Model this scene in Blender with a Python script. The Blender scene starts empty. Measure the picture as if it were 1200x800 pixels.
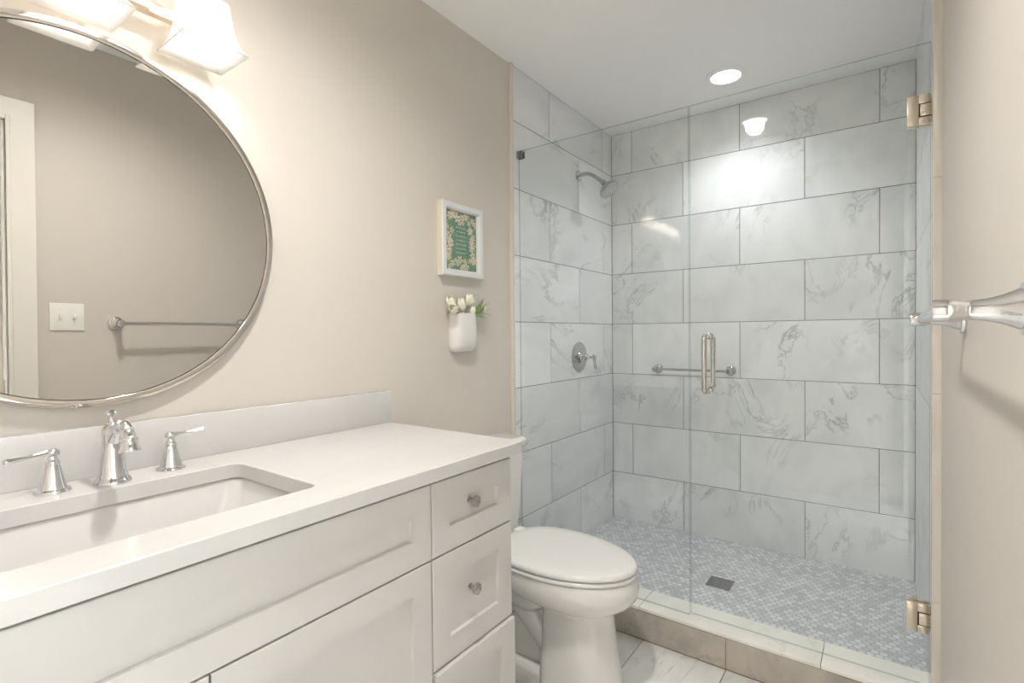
import bpy, bmesh, math, random
from mathutils import Vector, Matrix
random.seed(7)
PI = math.pi
SC = bpy.context.scene
COL = SC.collection

# ------------------------------------------------------------------ camera
CAM = Vector((1.3681, 0.0, 1.2))
YAW, PITCH, ROLL = math.radians(35.9331), math.radians(-0.7967), math.radians(-0.4938)
_f = Vector((-math.sin(YAW) * math.cos(PITCH), math.cos(YAW) * math.cos(PITCH), math.sin(PITCH)))
_r = Vector((math.cos(YAW), math.sin(YAW), 0))
_u = _r.cross(_f)
_R = _r * math.cos(ROLL) + _u * math.sin(ROLL)
_U = -_r * math.sin(ROLL) + _u * math.cos(ROLL)
cd = bpy.data.cameras.new('camera')
cd.sensor_width = 36.0
cd.lens = 596.4793 / 1200 * 36.0
cd.clip_start = 0.02
cam = bpy.data.objects.new('camera', cd)
COL.objects.link(cam)
M3 = Matrix((_R, _U, -_f)).transposed()
cam.matrix_world = Matrix.Translation(CAM) @ M3.to_4x4()
SC.camera = cam

# ------------------------------------------------------------------ world, exposure, daylight, bedroom fill
w = bpy.data.worlds.new('world'); SC.world = w
w.use_nodes = True
w.node_tree.nodes['Background'].inputs[0].default_value = (0.75, 0.85, 1.0, 1)
w.node_tree.nodes['Background'].inputs[1].default_value = 1.0
SC.view_settings.view_transform = 'Standard'
SC.view_settings.look = 'None'
SC.view_settings.exposure = 1.0
SC.view_settings.gamma = 1.0
SC.view_settings.use_curve_mapping = False
SC.cycles.max_bounces = 12
SC.cycles.diffuse_bounces = 6
SC.cycles.glossy_bounces = 6
SC.cycles.transparent_max_bounces = 16
SC.cycles.sample_clamp_indirect = 80.0
SC.cycles.use_denoising = True

BULB_STRENGTH = 26.0
DOWNLIGHT_WATTS = 13.0
ROOM_DOWNLIGHT_WATTS = 37.0
def area(name, loc, rot, sx, sy, power, color):
    l = bpy.data.lights.new(name, 'AREA'); l.shape = 'RECTANGLE'; l.size = sx; l.size_y = sy
    l.energy = power; l.color = color
    o = bpy.data.objects.new(name, l); COL.objects.link(o); o.location = loc; o.rotation_euler = rot
    return o
# added fill: bodiless area light aimed at the bedroom ceiling, spilling through the doorway
BEDROOM_FILL_WATTS = 175.0
area('bedroom_fill', (3.0, 1.5, 1.7), (PI, 0, 0), 1.0, 1.0, BEDROOM_FILL_WATTS, (0.90, 0.95, 1.0))

# ------------------------------------------------------------------ material helpers
def new_mat(name):
    m = bpy.data.materials.new(name); m.use_nodes = True
    nt = m.node_tree
    return m, nt, nt.nodes['Principled BSDF']
def N(nt, t, **kw):
    n = nt.nodes.new(t)
    for k, v in kw.items(): setattr(n, k, v)
    return n
def plain(name, col, rough=0.5, metal=0.0, coat=0.0, spec=None):
    m, nt, b = new_mat(name)
    b.inputs['Base Color'].default_value = (*col, 1)
    b.inputs['Roughness'].default_value = rough
    b.inputs['Metallic'].default_value = metal
    b.inputs['Coat Weight'].default_value = coat
    if spec is not None: b.inputs['Specular IOR Level'].default_value = spec
    return m
def noisy(name, c1, c2, scale, rough=0.5, detail=4, bump=0.0, metal=0.0):
    m, nt, b = new_mat(name)
    tc = N(nt, 'ShaderNodeTexCoord')
    no = N(nt, 'ShaderNodeTexNoise'); no.inputs['Scale'].default_value = scale; no.inputs['Detail'].default_value = detail
    nt.links.new(tc.outputs['Object'], no.inputs['Vector'])
    mx = N(nt, 'ShaderNodeMix', data_type='RGBA')
    mx.inputs[6].default_value = (*c1, 1); mx.inputs[7].default_value = (*c2, 1)
    nt.links.new(no.outputs['Fac'], mx.inputs[0])
    nt.links.new(mx.outputs[2], b.inputs['Base Color'])
    b.inputs['Roughness'].default_value = rough; b.inputs['Metallic'].default_value = metal
    if bump:
        bp = N(nt, 'ShaderNodeBump'); bp.inputs['Strength'].default_value = bump; bp.inputs['Distance'].default_value = 0.002
        n2 = N(nt, 'ShaderNodeTexNoise'); n2.inputs['Scale'].default_value = 350; n2.inputs['Detail'].default_value = 2
        nt.links.new(tc.outputs['Object'], n2.inputs['Vector'])
        nt.links.new(n2.outputs['Fac'], bp.inputs['Height']); nt.links.new(bp.outputs['Normal'], b.inputs['Normal'])
    return m
def marble(name, light, dark, vein, rough=0.14, scale=1.0, vein_amt=0.5, warm=None):
    """Carrara style stone: soft clouds, thin directional veins, a different cut in every tile ('tile' attribute)."""
    m, nt, b = new_mat(name)
    L = nt.links.new
    tc = N(nt, 'ShaderNodeTexCoord')
    at = N(nt, 'ShaderNodeAttribute', attribute_name='tile')
    sc = N(nt, 'ShaderNodeVectorMath', operation='SCALE'); sc.inputs[3].default_value = 23.0
    L(at.outputs['Vector'], sc.inputs[0])
    ad = N(nt, 'ShaderNodeVectorMath', operation='ADD')
    L(tc.outputs['Object'], ad.inputs[0]); L(sc.outputs[0], ad.inputs[1])
    mp = N(nt, 'ShaderNodeMapping'); mp.inputs['Rotation'].default_value = (0.5, 0.75, 0.6); mp.inputs['Scale'].default_value = (2.6 * scale, 0.9 * scale, 1.7 * scale)
    L(ad.outputs[0], mp.inputs['Vector'])
    cl = N(nt, 'ShaderNodeTexNoise'); cl.inputs['Scale'].default_value = 1.7; cl.inputs['Detail'].default_value = 7; cl.inputs['Roughness'].default_value = 0.6; cl.inputs['Distortion'].default_value = 0.7
    L(mp.outputs[0], cl.inputs['Vector'])
    r1 = N(nt, 'ShaderNodeValToRGB'); r1.color_ramp.elements[0].position = 0.33; r1.color_ramp.elements[1].position = 0.60
    r1.color_ramp.elements[0].color = (*dark, 1); r1.color_ramp.elements[1].color = (*light, 1)
    L(cl.outputs['Fac'], r1.inputs[0])
    vn = N(nt, 'ShaderNodeTexNoise'); vn.inputs['Scale'].default_value = 1.5; vn.inputs['Detail'].default_value = 6; vn.inputs['Roughness'].default_value = 0.62; vn.inputs['Distortion'].default_value = 1.1
    L(mp.outputs[0], vn.inputs['Vector'])
    s1 = N(nt, 'ShaderNodeMath', operation='SUBTRACT'); s1.inputs[1].default_value = 0.5; L(vn.outputs['Fac'], s1.inputs[0])
    a1 = N(nt, 'ShaderNodeMath', operation='ABSOLUTE'); L(s1.outputs[0], a1.inputs[0])
    r2 = N(nt, 'ShaderNodeValToRGB'); r2.color_ramp.elements[0].position = 0.0; r2.color_ramp.elements[1].position = 0.022
    r2.color_ramp.elements[0].color = (1, 1, 1, 1); r2.color_ramp.elements[1].color = (0, 0, 0, 1)
    L(a1.outputs[0], r2.inputs[0])
    ms = N(nt, 'ShaderNodeTexNoise'); ms.inputs['Scale'].default_value = 3.1; ms.inputs['Detail'].default_value = 2
    L(ad.outputs[0], ms.inputs['Vector'])
    r3 = N(nt, 'ShaderNodeValToRGB'); r3.color_ramp.elements[0].position = 0.48; r3.color_ramp.elements[1].position = 0.7
    L(ms.outputs['Fac'], r3.inputs[0])
    mu = N(nt, 'ShaderNodeMath', operation='MULTIPLY'); L(r2.outputs[0], mu.inputs[0]); L(r3.outputs[0], mu.inputs[1])
    m2 = N(nt, 'ShaderNodeMath', operation='MULTIPLY'); L(mu.outputs[0], m2.inputs[0]); m2.inputs[1].default_value = vein_amt
    mx = N(nt, 'ShaderNodeMix', data_type='RGBA'); L(m2.outputs[0], mx.inputs[0]); L(r1.outputs[0], mx.inputs[6]); mx.inputs[7].default_value = (*vein, 1)
    # every tile a touch lighter or darker than the next
    sx = N(nt, 'ShaderNodeSeparateXYZ'); L(at.outputs['Vector'], sx.inputs[0])
    mr = N(nt, 'ShaderNodeMapRange'); mr.inputs[3].default_value = 0.90; mr.inputs[4].default_value = 1.04; L(sx.outputs[2], mr.inputs[0])
    vm = N(nt, 'ShaderNodeVectorMath', operation='SCALE'); L(mx.outputs[2], vm.inputs[0]); L(mr.outputs[0], vm.inputs[3])
    L(vm.outputs[0], b.inputs['Base Color'])
    b.inputs['Roughness'].default_value = rough
    return m
def hex_mosaic(name, pitch, c_lo, c_hi, grout):
    m, nt, b = new_mat(name)
    L = nt.links.new
    def V(op, a, bb=None, s=None):
        n = N(nt, 'ShaderNodeVectorMath', operation=op)
        for i, x in enumerate((a, bb)):
            if x is None: continue
            if isinstance(x, tuple): n.inputs[i].default_value = x
            else: L(x, n.inputs[i])
        if s is not None: n.inputs[3].default_value = s
        return n
    tc = N(nt, 'ShaderNodeTexCoord')
    p0 = V('MULTIPLY', tc.outputs['Object'], (1 / pitch, 1 / pitch, 0)).outputs[0]
    p = V('ADD', p0, (200, 200, 0)).outputs[0]
    rr = (1, 1.7320508, 1); h = (0.5, 0.8660254, 0.0)
    a = V('SUBTRACT', V('MODULO', p, rr).outputs[0], h).outputs[0]
    bb = V('SUBTRACT', V('MODULO', V('SUBTRACT', p, h).outputs[0], rr).outputs[0], h).outputs[0]
    la = V('LENGTH', a).outputs['Value']; lb = V('LENGTH', bb).outputs['Value']
    lt = N(nt, 'ShaderNodeMath', operation='LESS_THAN'); L(la, lt.inputs[0]); L(lb, lt.inputs[1])
    mx = N(nt, 'ShaderNodeMix', data_type='VECTOR'); L(lt.outputs[0], mx.inputs[0]); L(bb, mx.inputs[4]); L(a, mx.inputs[5])
    g = mx.outputs[1]
    cid = V('SUBTRACT', p, g).outputs[0]
    cid = V('SNAP', V('ADD', cid, (0.05, 0.05, 0)).outputs[0], (0.25, 0.25, 1)).outputs[0]
    ga = V('ABSOLUTE', g).outputs[0]
    d1 = V('DOT_PRODUCT', ga, (0.5, 0.8660254, 0)).outputs['Value']
    sx = N(nt, 'ShaderNodeSeparateXYZ'); L(ga, sx.inputs[0])
    mm = N(nt, 'ShaderNodeMath', operation='MAXIMUM'); L(d1, mm.inputs[0]); L(sx.outputs[0], mm.inputs[1])
    gr = N(nt, 'ShaderNodeMath', operation='GREATER_THAN'); L(mm.outputs[0], gr.inputs[0]); gr.inputs[1].default_value = 0.435
    wn = N(nt, 'ShaderNodeTexWhiteNoise', noise_dimensions='3D'); L(cid, wn.inputs['Vector'])
    big = N(nt, 'ShaderNodeTexNoise'); big.inputs['Scale'].default_value = 2.4; L(tc.outputs['Object'], big.inputs['Vector'])
    av = N(nt, 'ShaderNodeMath', operation='MULTIPLY_ADD'); L(big.outputs['Fac'], av.inputs[0]); av.inputs[1].default_value = 0.5; av.inputs[2].default_value = -0.12
    ad = N(nt, 'ShaderNodeMath', operation='MULTIPLY_ADD', use_clamp=True); L(wn.outputs['Value'], ad.inputs[0]); ad.inputs[1].default_value = 0.75; L(av.outputs[0], ad.inputs[2])
    cm = N(nt, 'ShaderNodeMix', data_type='RGBA'); L(ad.outputs[0], cm.inputs[0]); cm.inputs[6].default_value = (*c_lo, 1); cm.inputs[7].default_value = (*c_hi, 1)
    fm = N(nt, 'ShaderNodeMix', data_type='RGBA'); L(gr.outputs[0], fm.inputs[0]); L(cm.outputs[2], fm.inputs[6]); fm.inputs[7].default_value = (*grout, 1)
    L(fm.outputs[2], b.inputs['Base Color'])
    rm = N(nt, 'ShaderNodeMix', data_type='FLOAT'); L(gr.outputs[0], rm.inputs[0]); rm.inputs[2].default_value = 0.22; rm.inputs[3].default_value = 0.8
    L(rm.outputs[0], b.inputs['Roughness'])
    bp = N(nt, 'ShaderNodeBump', invert=True); bp.inputs['Strength'].default_value = 0.4; bp.inputs['Distance'].default_value = 0.001
    L(gr.outputs[0], bp.inputs['Height']); L(bp.outputs[0], b.inputs['Normal'])
    return m
def thin_glass(name, tint, refl=1.0):
    m, nt, b = new_mat(name)
    L = nt.links.new
    nt.nodes.remove(b)
    out = nt.nodes['Material Output']
    t = N(nt, 'ShaderNodeBsdfTransparent'); t.inputs[0].default_value = (*tint, 1)
    g = N(nt, 'ShaderNodeBsdfGlossy'); g.inputs['Roughness'].default_value = 0.0; g.inputs[0].default_value = (1, 1, 1, 1)
    lw = N(nt, 'ShaderNodeLayerWeight'); lw.inputs[0].default_value = 0.5
    pw = N(nt, 'ShaderNodeMath', operation='POWER'); L(lw.outputs['Facing'], pw.inputs[0]); pw.inputs[1].default_value = 5
    ma = N(nt, 'ShaderNodeMath', operation='MULTIPLY_ADD'); L(pw.outputs[0], ma.inputs[0]); ma.inputs[1].default_value = 0.96 * refl; ma.inputs[2].default_value = 0.04 * refl
    mx = N(nt, 'ShaderNodeMixShader'); L(ma.outputs[0], mx.inputs[0]); L(t.outputs[0], mx.inputs[1]); L(g.outputs[0], mx.inputs[2])
    L(mx.outputs[0], out.inputs[0])
    return m
def emit(name, col, s):
    m, nt, b = new_mat(name)
    b.inputs['Base Color'].default_value = (0.9, 0.9, 0.9, 1)
    b.inputs['Emission Color'].default_value = (*col, 1); b.inputs['Emission Strength'].default_value = s
    return m
def frosted(name, col):
    m, nt, b = new_mat(name)
    L = nt.links.new
    out = nt.nodes['Material Output']
    b.inputs['Base Color'].default_value = (*col, 1); b.inputs['Roughness'].default_value = 0.25
    tr = N(nt, 'ShaderNodeBsdfTranslucent'); tr.inputs[0].default_value = (*col, 1)
    mx = N(nt, 'ShaderNodeMixShader'); mx.inputs[0].default_value = 0.5
    L(b.outputs[0], mx.inputs[1]); L(tr.outputs[0], mx.inputs[2]); L(mx.outputs[0], out.inputs[0])
    return m

PAINT = noisy('wall_paint', (0.655, 0.61, 0.55), (0.635, 0.59, 0.53), 1.2, 0.55, bump=0.08)
CEIL = noisy('ceiling_paint', (0.92, 0.915, 0.905), (0.90, 0.895, 0.885), 1.0, 0.7)
WHITE_TRIM = plain('white_trim_paint', (0.80, 0.77, 0.70), 0.35)
MARBLE = marble('marble_tile', (0.86, 0.87, 0.875), (0.74, 0.755, 0.765), (0.30, 0.31, 0.31), 0.33, vein_amt=0.75)
FLOOR_MARBLE = marble('floor_marble', (0.85, 0.84, 0.82), (0.70, 0.70, 0.69), (0.33, 0.33, 0.33), 0.2, scale=1.1, vein_amt=0.7)
CURB_MARBLE = marble('curb_marble', (0.56, 0.51, 0.44), (0.40, 0.37, 0.33), (0.22, 0.21, 0.19), 0.25, scale=1.6, vein_amt=0.6)
CAP_MARBLE = marble('cap_marble', (0.90, 0.88, 0.83), (0.82, 0.80, 0.75), (0.62, 0.60, 0.55), 0.3, scale=1.3, vein_amt=0.4)
PENCIL = noisy('pencil_trim_stone', (0.76, 0.72, 0.65), (0.66, 0.60, 0.52), 9.0, 0.25)
GROUT = noisy('grout', (0.27, 0.265, 0.255), (0.22, 0.215, 0.21), 40, 0.85)
BROWN_GROUT = noisy('stained_grout', (0.20, 0.14, 0.09), (0.28, 0.21, 0.14), 40, 0.85)
HEX = hex_mosaic('marble_hex_mosaic', 0.026, (0.52, 0.53, 0.57), (0.86, 0.865, 0.89), (0.38, 0.385, 0.41))
QUARTZ = marble('white_quartz', (0.70, 0.685, 0.67), (0.67, 0.655, 0.64), (0.62, 0.60, 0.58), 0.16, scale=0.9, vein_amt=0.35)
CABINET = plain('cabinet_paint', (0.60, 0.58, 0.56), 0.38)
CAB_DARK = plain('cabinet_shadow_gap', (0.30, 0.28, 0.26), 0.7)
PORCELAIN = plain('porcelain', (0.77, 0.75, 0.72), 0.08, coat=0.3)
SINK_WHITE = plain('sink_porcelain', (0.66, 0.645, 0.63), 0.1, coat=0.2)
SEAT_PLASTIC = plain('seat_plastic', (0.77, 0.755, 0.735), 0.18)
CHROME = plain('chrome', (0.74, 0.74, 0.75), 0.06, 1.0)
SHOWER_CHROME = plain('shower_chrome', (0.52, 0.52, 0.53), 0.1, 1.0)
HANDLE_METAL = plain('satin_nickel_pull', (0.66, 0.63, 0.59), 0.16, 1.0)
KNOB = plain('dark_chrome', (0.50, 0.49, 0.48), 0.12, 1.0)
NICKEL = plain('brushed_nickel', (0.74, 0.66, 0.55), 0.24, 1.0)
FRAME_METAL = plain('brushed_mirror_frame', (0.74, 0.70, 0.66), 0.07, 1.0)
MIRROR = plain('mirror_silver', (0.73, 0.725, 0.71), 0.0, 1.0)
CLIP = plain('dark_chrome_clip', (0.32, 0.32, 0.32), 0.2, 1.0)
BLACK = plain('dark_gap', (0.05, 0.05, 0.05), 0.6)
GLASS = thin_glass('shower_glass', (0.975, 0.99, 0.985))
GLASS_EDGE = thin_glass('shower_glass_edge', (0.66, 0.73, 0.71))
SHADE = frosted('frosted_shade_glass', (0.80, 0.79, 0.775))
BULB = emit('bulb_glow', (1.0, 0.93, 0.85), BULB_STRENGTH)
LENS = emit('downlight_lens', (1.0, 0.98, 0.95), 5.0)
PLASTIC = plain('white_plastic', (0.86, 0.84, 0.79), 0.3)
DRAIN = noisy('drain_metal', (0.30, 0.30, 0.31), (0.22, 0.22, 0.23), 60, 0.4, metal=0.8)
CERAMIC = plain('vase_ceramic', (0.80, 0.78, 0.75), 0.25)
PETAL = noisy('tulip_petal', (0.88, 0.86, 0.76), (0.82, 0.78, 0.62), 30, 0.5)
STEM = plain('tulip_stem', (0.24, 0.32, 0.12), 0.5)
LEAF = noisy('leaf_green', (0.10, 0.20, 0.06), (0.24, 0.36, 0.13), 40, 0.5)
GRASSM = noisy('dry_grass_green', (0.30, 0.38, 0.22), (0.48, 0.50, 0.38), 30, 0.6)
PFRAME = noisy('pewter_white_frame', (0.78, 0.79, 0.78), (0.68, 0.69, 0.69), 25, 0.3)
FRAME_BACK = plain('frame_side_cream', (0.70, 0.65, 0.53), 0.4)
ART_GREEN = noisy('print_green', (0.06, 0.17, 0.10), (0.25, 0.38, 0.27), 60, 0.5, detail=6)
ART_PINK = noisy('print_flower', (0.68, 0.52, 0.42), (0.78, 0.70, 0.60), 90, 0.5)
ART_LEAF = noisy('print_leaf', (0.12, 0.28, 0.12), (0.32, 0.46, 0.26), 90, 0.5)
ART_TEXT = plain('print_lettering', (0.48, 0.66, 0.56), 0.5)

# ------------------------------------------------------------------ geometry helpers
WORLD = {}
def obj(name, bm, mats, parent=None, origin=None, smooth=True, angle=35):
    """Link the bmesh (in world coordinates) as one mesh object."""
    if parent is not None: org = WORLD[parent.name]
    else: org = Vector(origin) if origin is not None else Vector((0, 0, 0))
    bmesh.ops.translate(bm, verts=bm.verts, vec=-org)
    me = bpy.data.meshes.new(name)
    if smooth:
        ca = math.cos(math.radians(angle))
        bm.normal_update()
        for f in bm.faces: f.smooth = True
        for e in bm.edges:
            if len(e.link_faces) == 2:
                if e.link_faces[0].normal.dot(e.link_faces[1].normal) < ca: e.smooth = False
    bm.to_mesh(me); bm.free()
    for m in (mats if isinstance(mats, (list, tuple)) else [mats]): me.materials.append(m)
    o = bpy.data.objects.new(name, me); COL.objects.link(o)
    if parent is not None: o.parent = parent
    else: o.location = org
    WORLD[o.name] = org
    return o
def thing(name, loc, label, cat, group=None):
    o = bpy.data.objects.new(name, None); COL.objects.link(o); o.location = loc
    o.empty_display_size = 0.05
    WORLD[o.name] = Vector(loc)
    tag(o, label, cat, group)
    return o
def tag(o, label, cat, group=None):
    o['label'] = label; o['category'] = cat
    if group: o['group'] = group
    return o
def struct(name, bm, mats, smooth=False, parent=None):
    o = obj(name, bm, mats, parent=parent, smooth=smooth)
    if parent is None: o['kind'] = 'structure'
    return o
def B(): return bmesh.new()
def box(bm, lo, hi, bev=0.0, seg=2, mat=0):
    lo, hi = Vector(lo), Vector(hi)
    ret = bmesh.ops.create_cube(bm, size=1.0)
    vs = ret['verts']
    for v in vs:
        v.co = Vector(((lo[i] + hi[i]) / 2 + v.co[i] * (hi[i] - lo[i])) for i in range(3))
    fs = set(f for v in vs for f in v.link_faces)
    for f in fs: f.material_index = mat
    if bev > 0:
        es = list(set(e for v in vs for e in v.link_edges))
        r = bmesh.ops.bevel(bm, geom=es, offset=bev, segments=seg, affect='EDGES', profile=0.5)
        fs = set(r['faces']) | set(f for f in fs if f.is_valid)
        vs = list(set(v for f in fs for v in f.verts))
    for f in fs: f.material_index = mat
    return vs
def loft(bm, rings, cap0=True, cap1=True, closed=True, mat=0):
    vr = [[bm.verts.new(p) for p in r] for r in rings]
    n = len(vr[0])
    for a, b in zip(vr, vr[1:]):
        for i in range(n if closed else n - 1):
            j = (i + 1) % n
            f = bm.faces.new((a[i], a[j], b[j], b[i])); f.material_index = mat
    if cap0: bm.faces.new(list(reversed(vr[0]))).material_index = mat
    if cap1: bm.faces.new(vr[-1]).material_index = mat
    return vr
def lathe(bm, prof, center, axis=(0, 0, 1), seg=32, cap0=True, cap1=True, mat=0):
    """prof: (radius, height along axis)"""
    c = Vector(center); ax = Vector(axis).normalized()
    q = Vector((0, 0, 1)).rotation_difference(ax)
    e1 = q @ Vector((1, 0, 0)); e2 = q @ Vector((0, 1, 0))
    rings = [[c + ax * h + (e1 * math.cos(2 * PI * k / seg) + e2 * math.sin(2 * PI * k / seg)) * max(r, 1e-4) for k in range(seg)] for r, h in prof]
    return loft(bm, rings, cap0, cap1, mat=mat)
def smooth_path(pts, n=8):
    """Catmull-Rom through the points."""
    P = [Vector(p) for p in pts]
    P = [P[0] * 2 - P[1]] + P + [P[-1] * 2 - P[-2]]
    out = []
    for i in range(1, len(P) - 2):
        for k in range(n):
            t = k / n
            a, b, c, d = P[i - 1], P[i], P[i + 1], P[i + 2]
            out.append(0.5 * ((2 * b) + (c - a) * t + (2 * a - 5 * b + 4 * c - d) * t * t + (3 * b - a - 3 * c + d) * t ** 3))
    out.append(P[-2])
    return out
def tube(bm, pts, rad, seg=16, cap=True, mat=0):
    P = [Vector(p) for p in pts]
    if not isinstance(rad, (list, tuple)): rad = [rad] * len(P)
    t0 = (P[1] - P[0]).normalized()
    up = Vector((0, 0, 1)) if abs(t0.z) < 0.9 else Vector((1, 0, 0))
    n1 = t0.cross(up).normalized()
    rings = []
    prev = t0
    for i, p in enumerate(P):
        t = (P[min(i + 1, len(P) - 1)] - P[max(i - 1, 0)]).normalized()
        q = prev.rotation_difference(t); n1 = (q @ n1).normalized(); prev = t
        n2 = t.cross(n1)
        rings.append([p + (n1 * math.cos(2 * PI * k / seg) + n2 * math.sin(2 * PI * k / seg)) * rad[i] for k in range(seg)])
    return loft(bm, rings, cap, cap, mat=mat)
def rrect(cx, cy, hx, hy, r, z, n=6):
    """rounded rectangle ring in a horizontal plane"""
    r = min(r, hx * 0.999, hy * 0.999)
    out = []
    for sx, sy, a0 in ((1, 1, 0), (-1, 1, PI / 2), (-1, -1, PI), (1, -1, 1.5 * PI)):
        for k in range(n + 1):
            a = a0 + PI / 2 * k / n
            out.append(Vector((cx + sx * (hx - r) + r * math.cos(a), cy + sy * (hy - r) + r * math.sin(a), z)))
    return out
def interp(rad, n): return rad

def tiled(name, plane, fixed, u0, u1, rows, joints, face, mats, thick=0.008, gap=0.0036, bev=0.0012, depth=0.012, edges=None):
    """A tiled surface: plane 'xz' (faces -y/+y), 'yz', 'xy'. rows: list of (v0, v1); joints: list per row of u joint positions.
    fixed: coordinate of the tile face; face: +1/-1 the side it looks to. Tiles are slot 0, grout slot 1."""
    bm = B()
    lay = bm.loops.layers.float_color.new('tile')
    def P(u, v, d):
        w_ = fixed - face * d
        return {'xz': (u, w_, v), 'yz': (w_, u, v), 'xy': (u, v, w_)}[plane]
    def bx(a, b, bevel, mat, col):
        lo = [min(x, y) for x, y in zip(a, b)]; hi = [max(x, y) for x, y in zip(a, b)]
        before = set(bm.faces)
        box(bm, lo, hi, bevel, 1, mat)
        for f in bm.faces:
            if f not in before:
                for l in f.loops: l[lay] = col
    v_lo = min(r[0] for r in rows); v_hi = max(r[1] for r in rows)
    bx(P(u0, v_lo, 0.0016), P(u1, v_hi, depth), 0, 1, (0, 0, 0, 1))
    for (va, vb), js in zip(rows, joints):
        us = [u0] + [j for j in js if u0 + 0.012 < j < u1 - 0.012] + [u1]
        for a, b in zip(us, us[1:]):
            col = (random.random(), random.random(), random.random(), 1)
            ga = gap / 2
            bx(P(a + ga, va + ga, 0), P(b - ga, vb - ga, thick), bev, 0, col)
    return obj(name, bm, mats, smooth=False)

# ------------------------------------------------------------------ the room
W_SH, D, ZC, ZF = 1.497, 2.965, 2.4333, 0.047      # shower width, back wall, ceiling, shower floor
XR = 1.508                                          # painted right wall
YREAR = -0.46
YT = 1.885                                          # where paint ends and the shower begins

bm = B(); box(bm, (-0.12, YREAR - 0.12, 0), (-0.004, YT, ZC)); struct('wall_left', bm, PAINT)
bm = B(); box(bm, (-0.12, YREAR - 0.12, 0), (XR + 0.12, YREAR, ZC)); struct('wall_rear', bm, PAINT)
# right wall with the doorway
DY0, DY1, DZ = -0.34, 0.478, 2.04
bm = B()
box(bm, (XR, DY1, 0), (XR + 0.12, YT, ZC)); box(bm, (XR, YREAR, 0), (XR + 0.12, DY0, ZC)); box(bm, (XR, DY0, DZ), (XR + 0.12, DY1, ZC))
struct('wall_right', bm, PAINT)
bm = B(); box(bm, (-0.12, YREAR - 0.12, ZC), (XR + 0.12, D + 0.12, ZC + 0.1)); struct('ceiling', bm, CEIL)
# masonry behind the tile
bm = B(); box(bm, (-0.12, YT, 0), (-0.013, D + 0.12, ZC)); box(bm, (W_SH + 0.013, YT, 0), (XR + 0.12, D + 0.12, ZC)); box(bm, (-0.013, D + 0.013, 0), (W_SH + 0.013, D + 0.12, ZC))
struct('wall_shower_backing', bm, GROUT)

Z1, G = 2.1824, 0.308
rows = [(Z1, ZC)] + [(Z1 - (k + 1) * G, Z1 - k * G) for k in range(6)] + [(ZF - 0.02, Z1 - 6 * G)]
JA, JB = [0.1329, 0.7481, 1.3627], [0.4427, 1.0554]
o = tiled('wall_back', 'xz', D, 0, W_SH, rows, [JA if k % 2 == 0 else JB for k in range(8)], -1, [MARBLE, GROUT]); o['kind'] = 'structure'
LA, LB = [2.2281, 2.8428], [2.5387]
o = tiled('wall_shower_left', 'yz', 0.0, YT + 0.012, D, rows, [LA if k % 2 == 0 else LB for k in range(8)], 1, [MARBLE, GROUT]); o['kind'] = 'structure'
o = tiled('wall_shower_right', 'yz', W_SH, YT + 0.012, D, rows, [LB if k % 2 == 0 else LA for k in range(8)], -1, [MARBLE, GROUT]); o['kind'] = 'structure'
# pencil trims at the mouth of the shower
def pencil(name, x, sx):
    bm = B()
    z0 = 0.0
    segs = [0.0, 0.42, 1.02, 1.635, 2.25, ZC]
    for a, b in zip(segs, segs[1:]):
        ring = []
        bk = -0.004 if sx > 0 else -0.0125
        prof = [(bk, 0.0), (bk, 0.016), (0.004, 0.021), (0.009, 0.018), (0.011, 0.010), (0.009, 0.003), (0.004, 0.0)]
        r0 = [Vector((x + sx * px, YT - 0.004 + py, a + 0.0007)) for px, py in prof]
        r1 = [Vector((x + sx * px, YT - 0.004 + py, b - 0.0007)) for px, py in prof]
        if sx < 0: r0.reverse(); r1.reverse()
        loft(bm, [r0, r1])
    return struct(name, bm, PENCIL, smooth=True)
pencil('trim_1', 0.0, 1); pencil('trim_2', W_SH, -1)

# floors
frows = [(0.0, 0.3075), (0.3075, 0.615), (0.615, 0.9224), (0.9224, 1.2299), (1.2299, XR + 0.12)]
bm_f = tiled('floor', 'xy', 0.0, 0, 1, [(0, 1)], [[]], 1, [FLOOR_MARBLE, GROUT]) if False else None
bm = B(); lay = bm.loops.layers.float_color.new('tile')
box(bm, (-0.12, YREAR - 0.12, -0.08), (XR + 0.12, YT + 0.05, -0.0015), 0, 1, 1)
for k, (a, b) in enumerate(frows):
    ys = [YREAR] + [y for y in [1.885 - 0.61 * i - (0.3 if k % 2 else 0.0) for i in range(1, 5)][::-1] if y > YREAR + 0.02] + [YT + 0.03]
    for ya, yb in zip(ys, ys[1:]):
        before = set(bm.faces)
        box(bm, (a + 0.0015, ya + 0.0015, -0.006), (b - 0.0015, yb - 0.0015, 0), 0.0008, 1, 0)
        col = (random.random(), random.random(), random.random(), 1)
        for f in bm.faces:
            if f not in before:
                for l in f.loops: l[lay] = col
struct('floor', bm, [FLOOR_MARBLE, GROUT])
bm = B(); box(bm, (-0.013, YT + 0.14, -0.08), (W_SH + 0.013, D + 0.013, ZF)); struct('floor_shower', bm, HEX)

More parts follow.
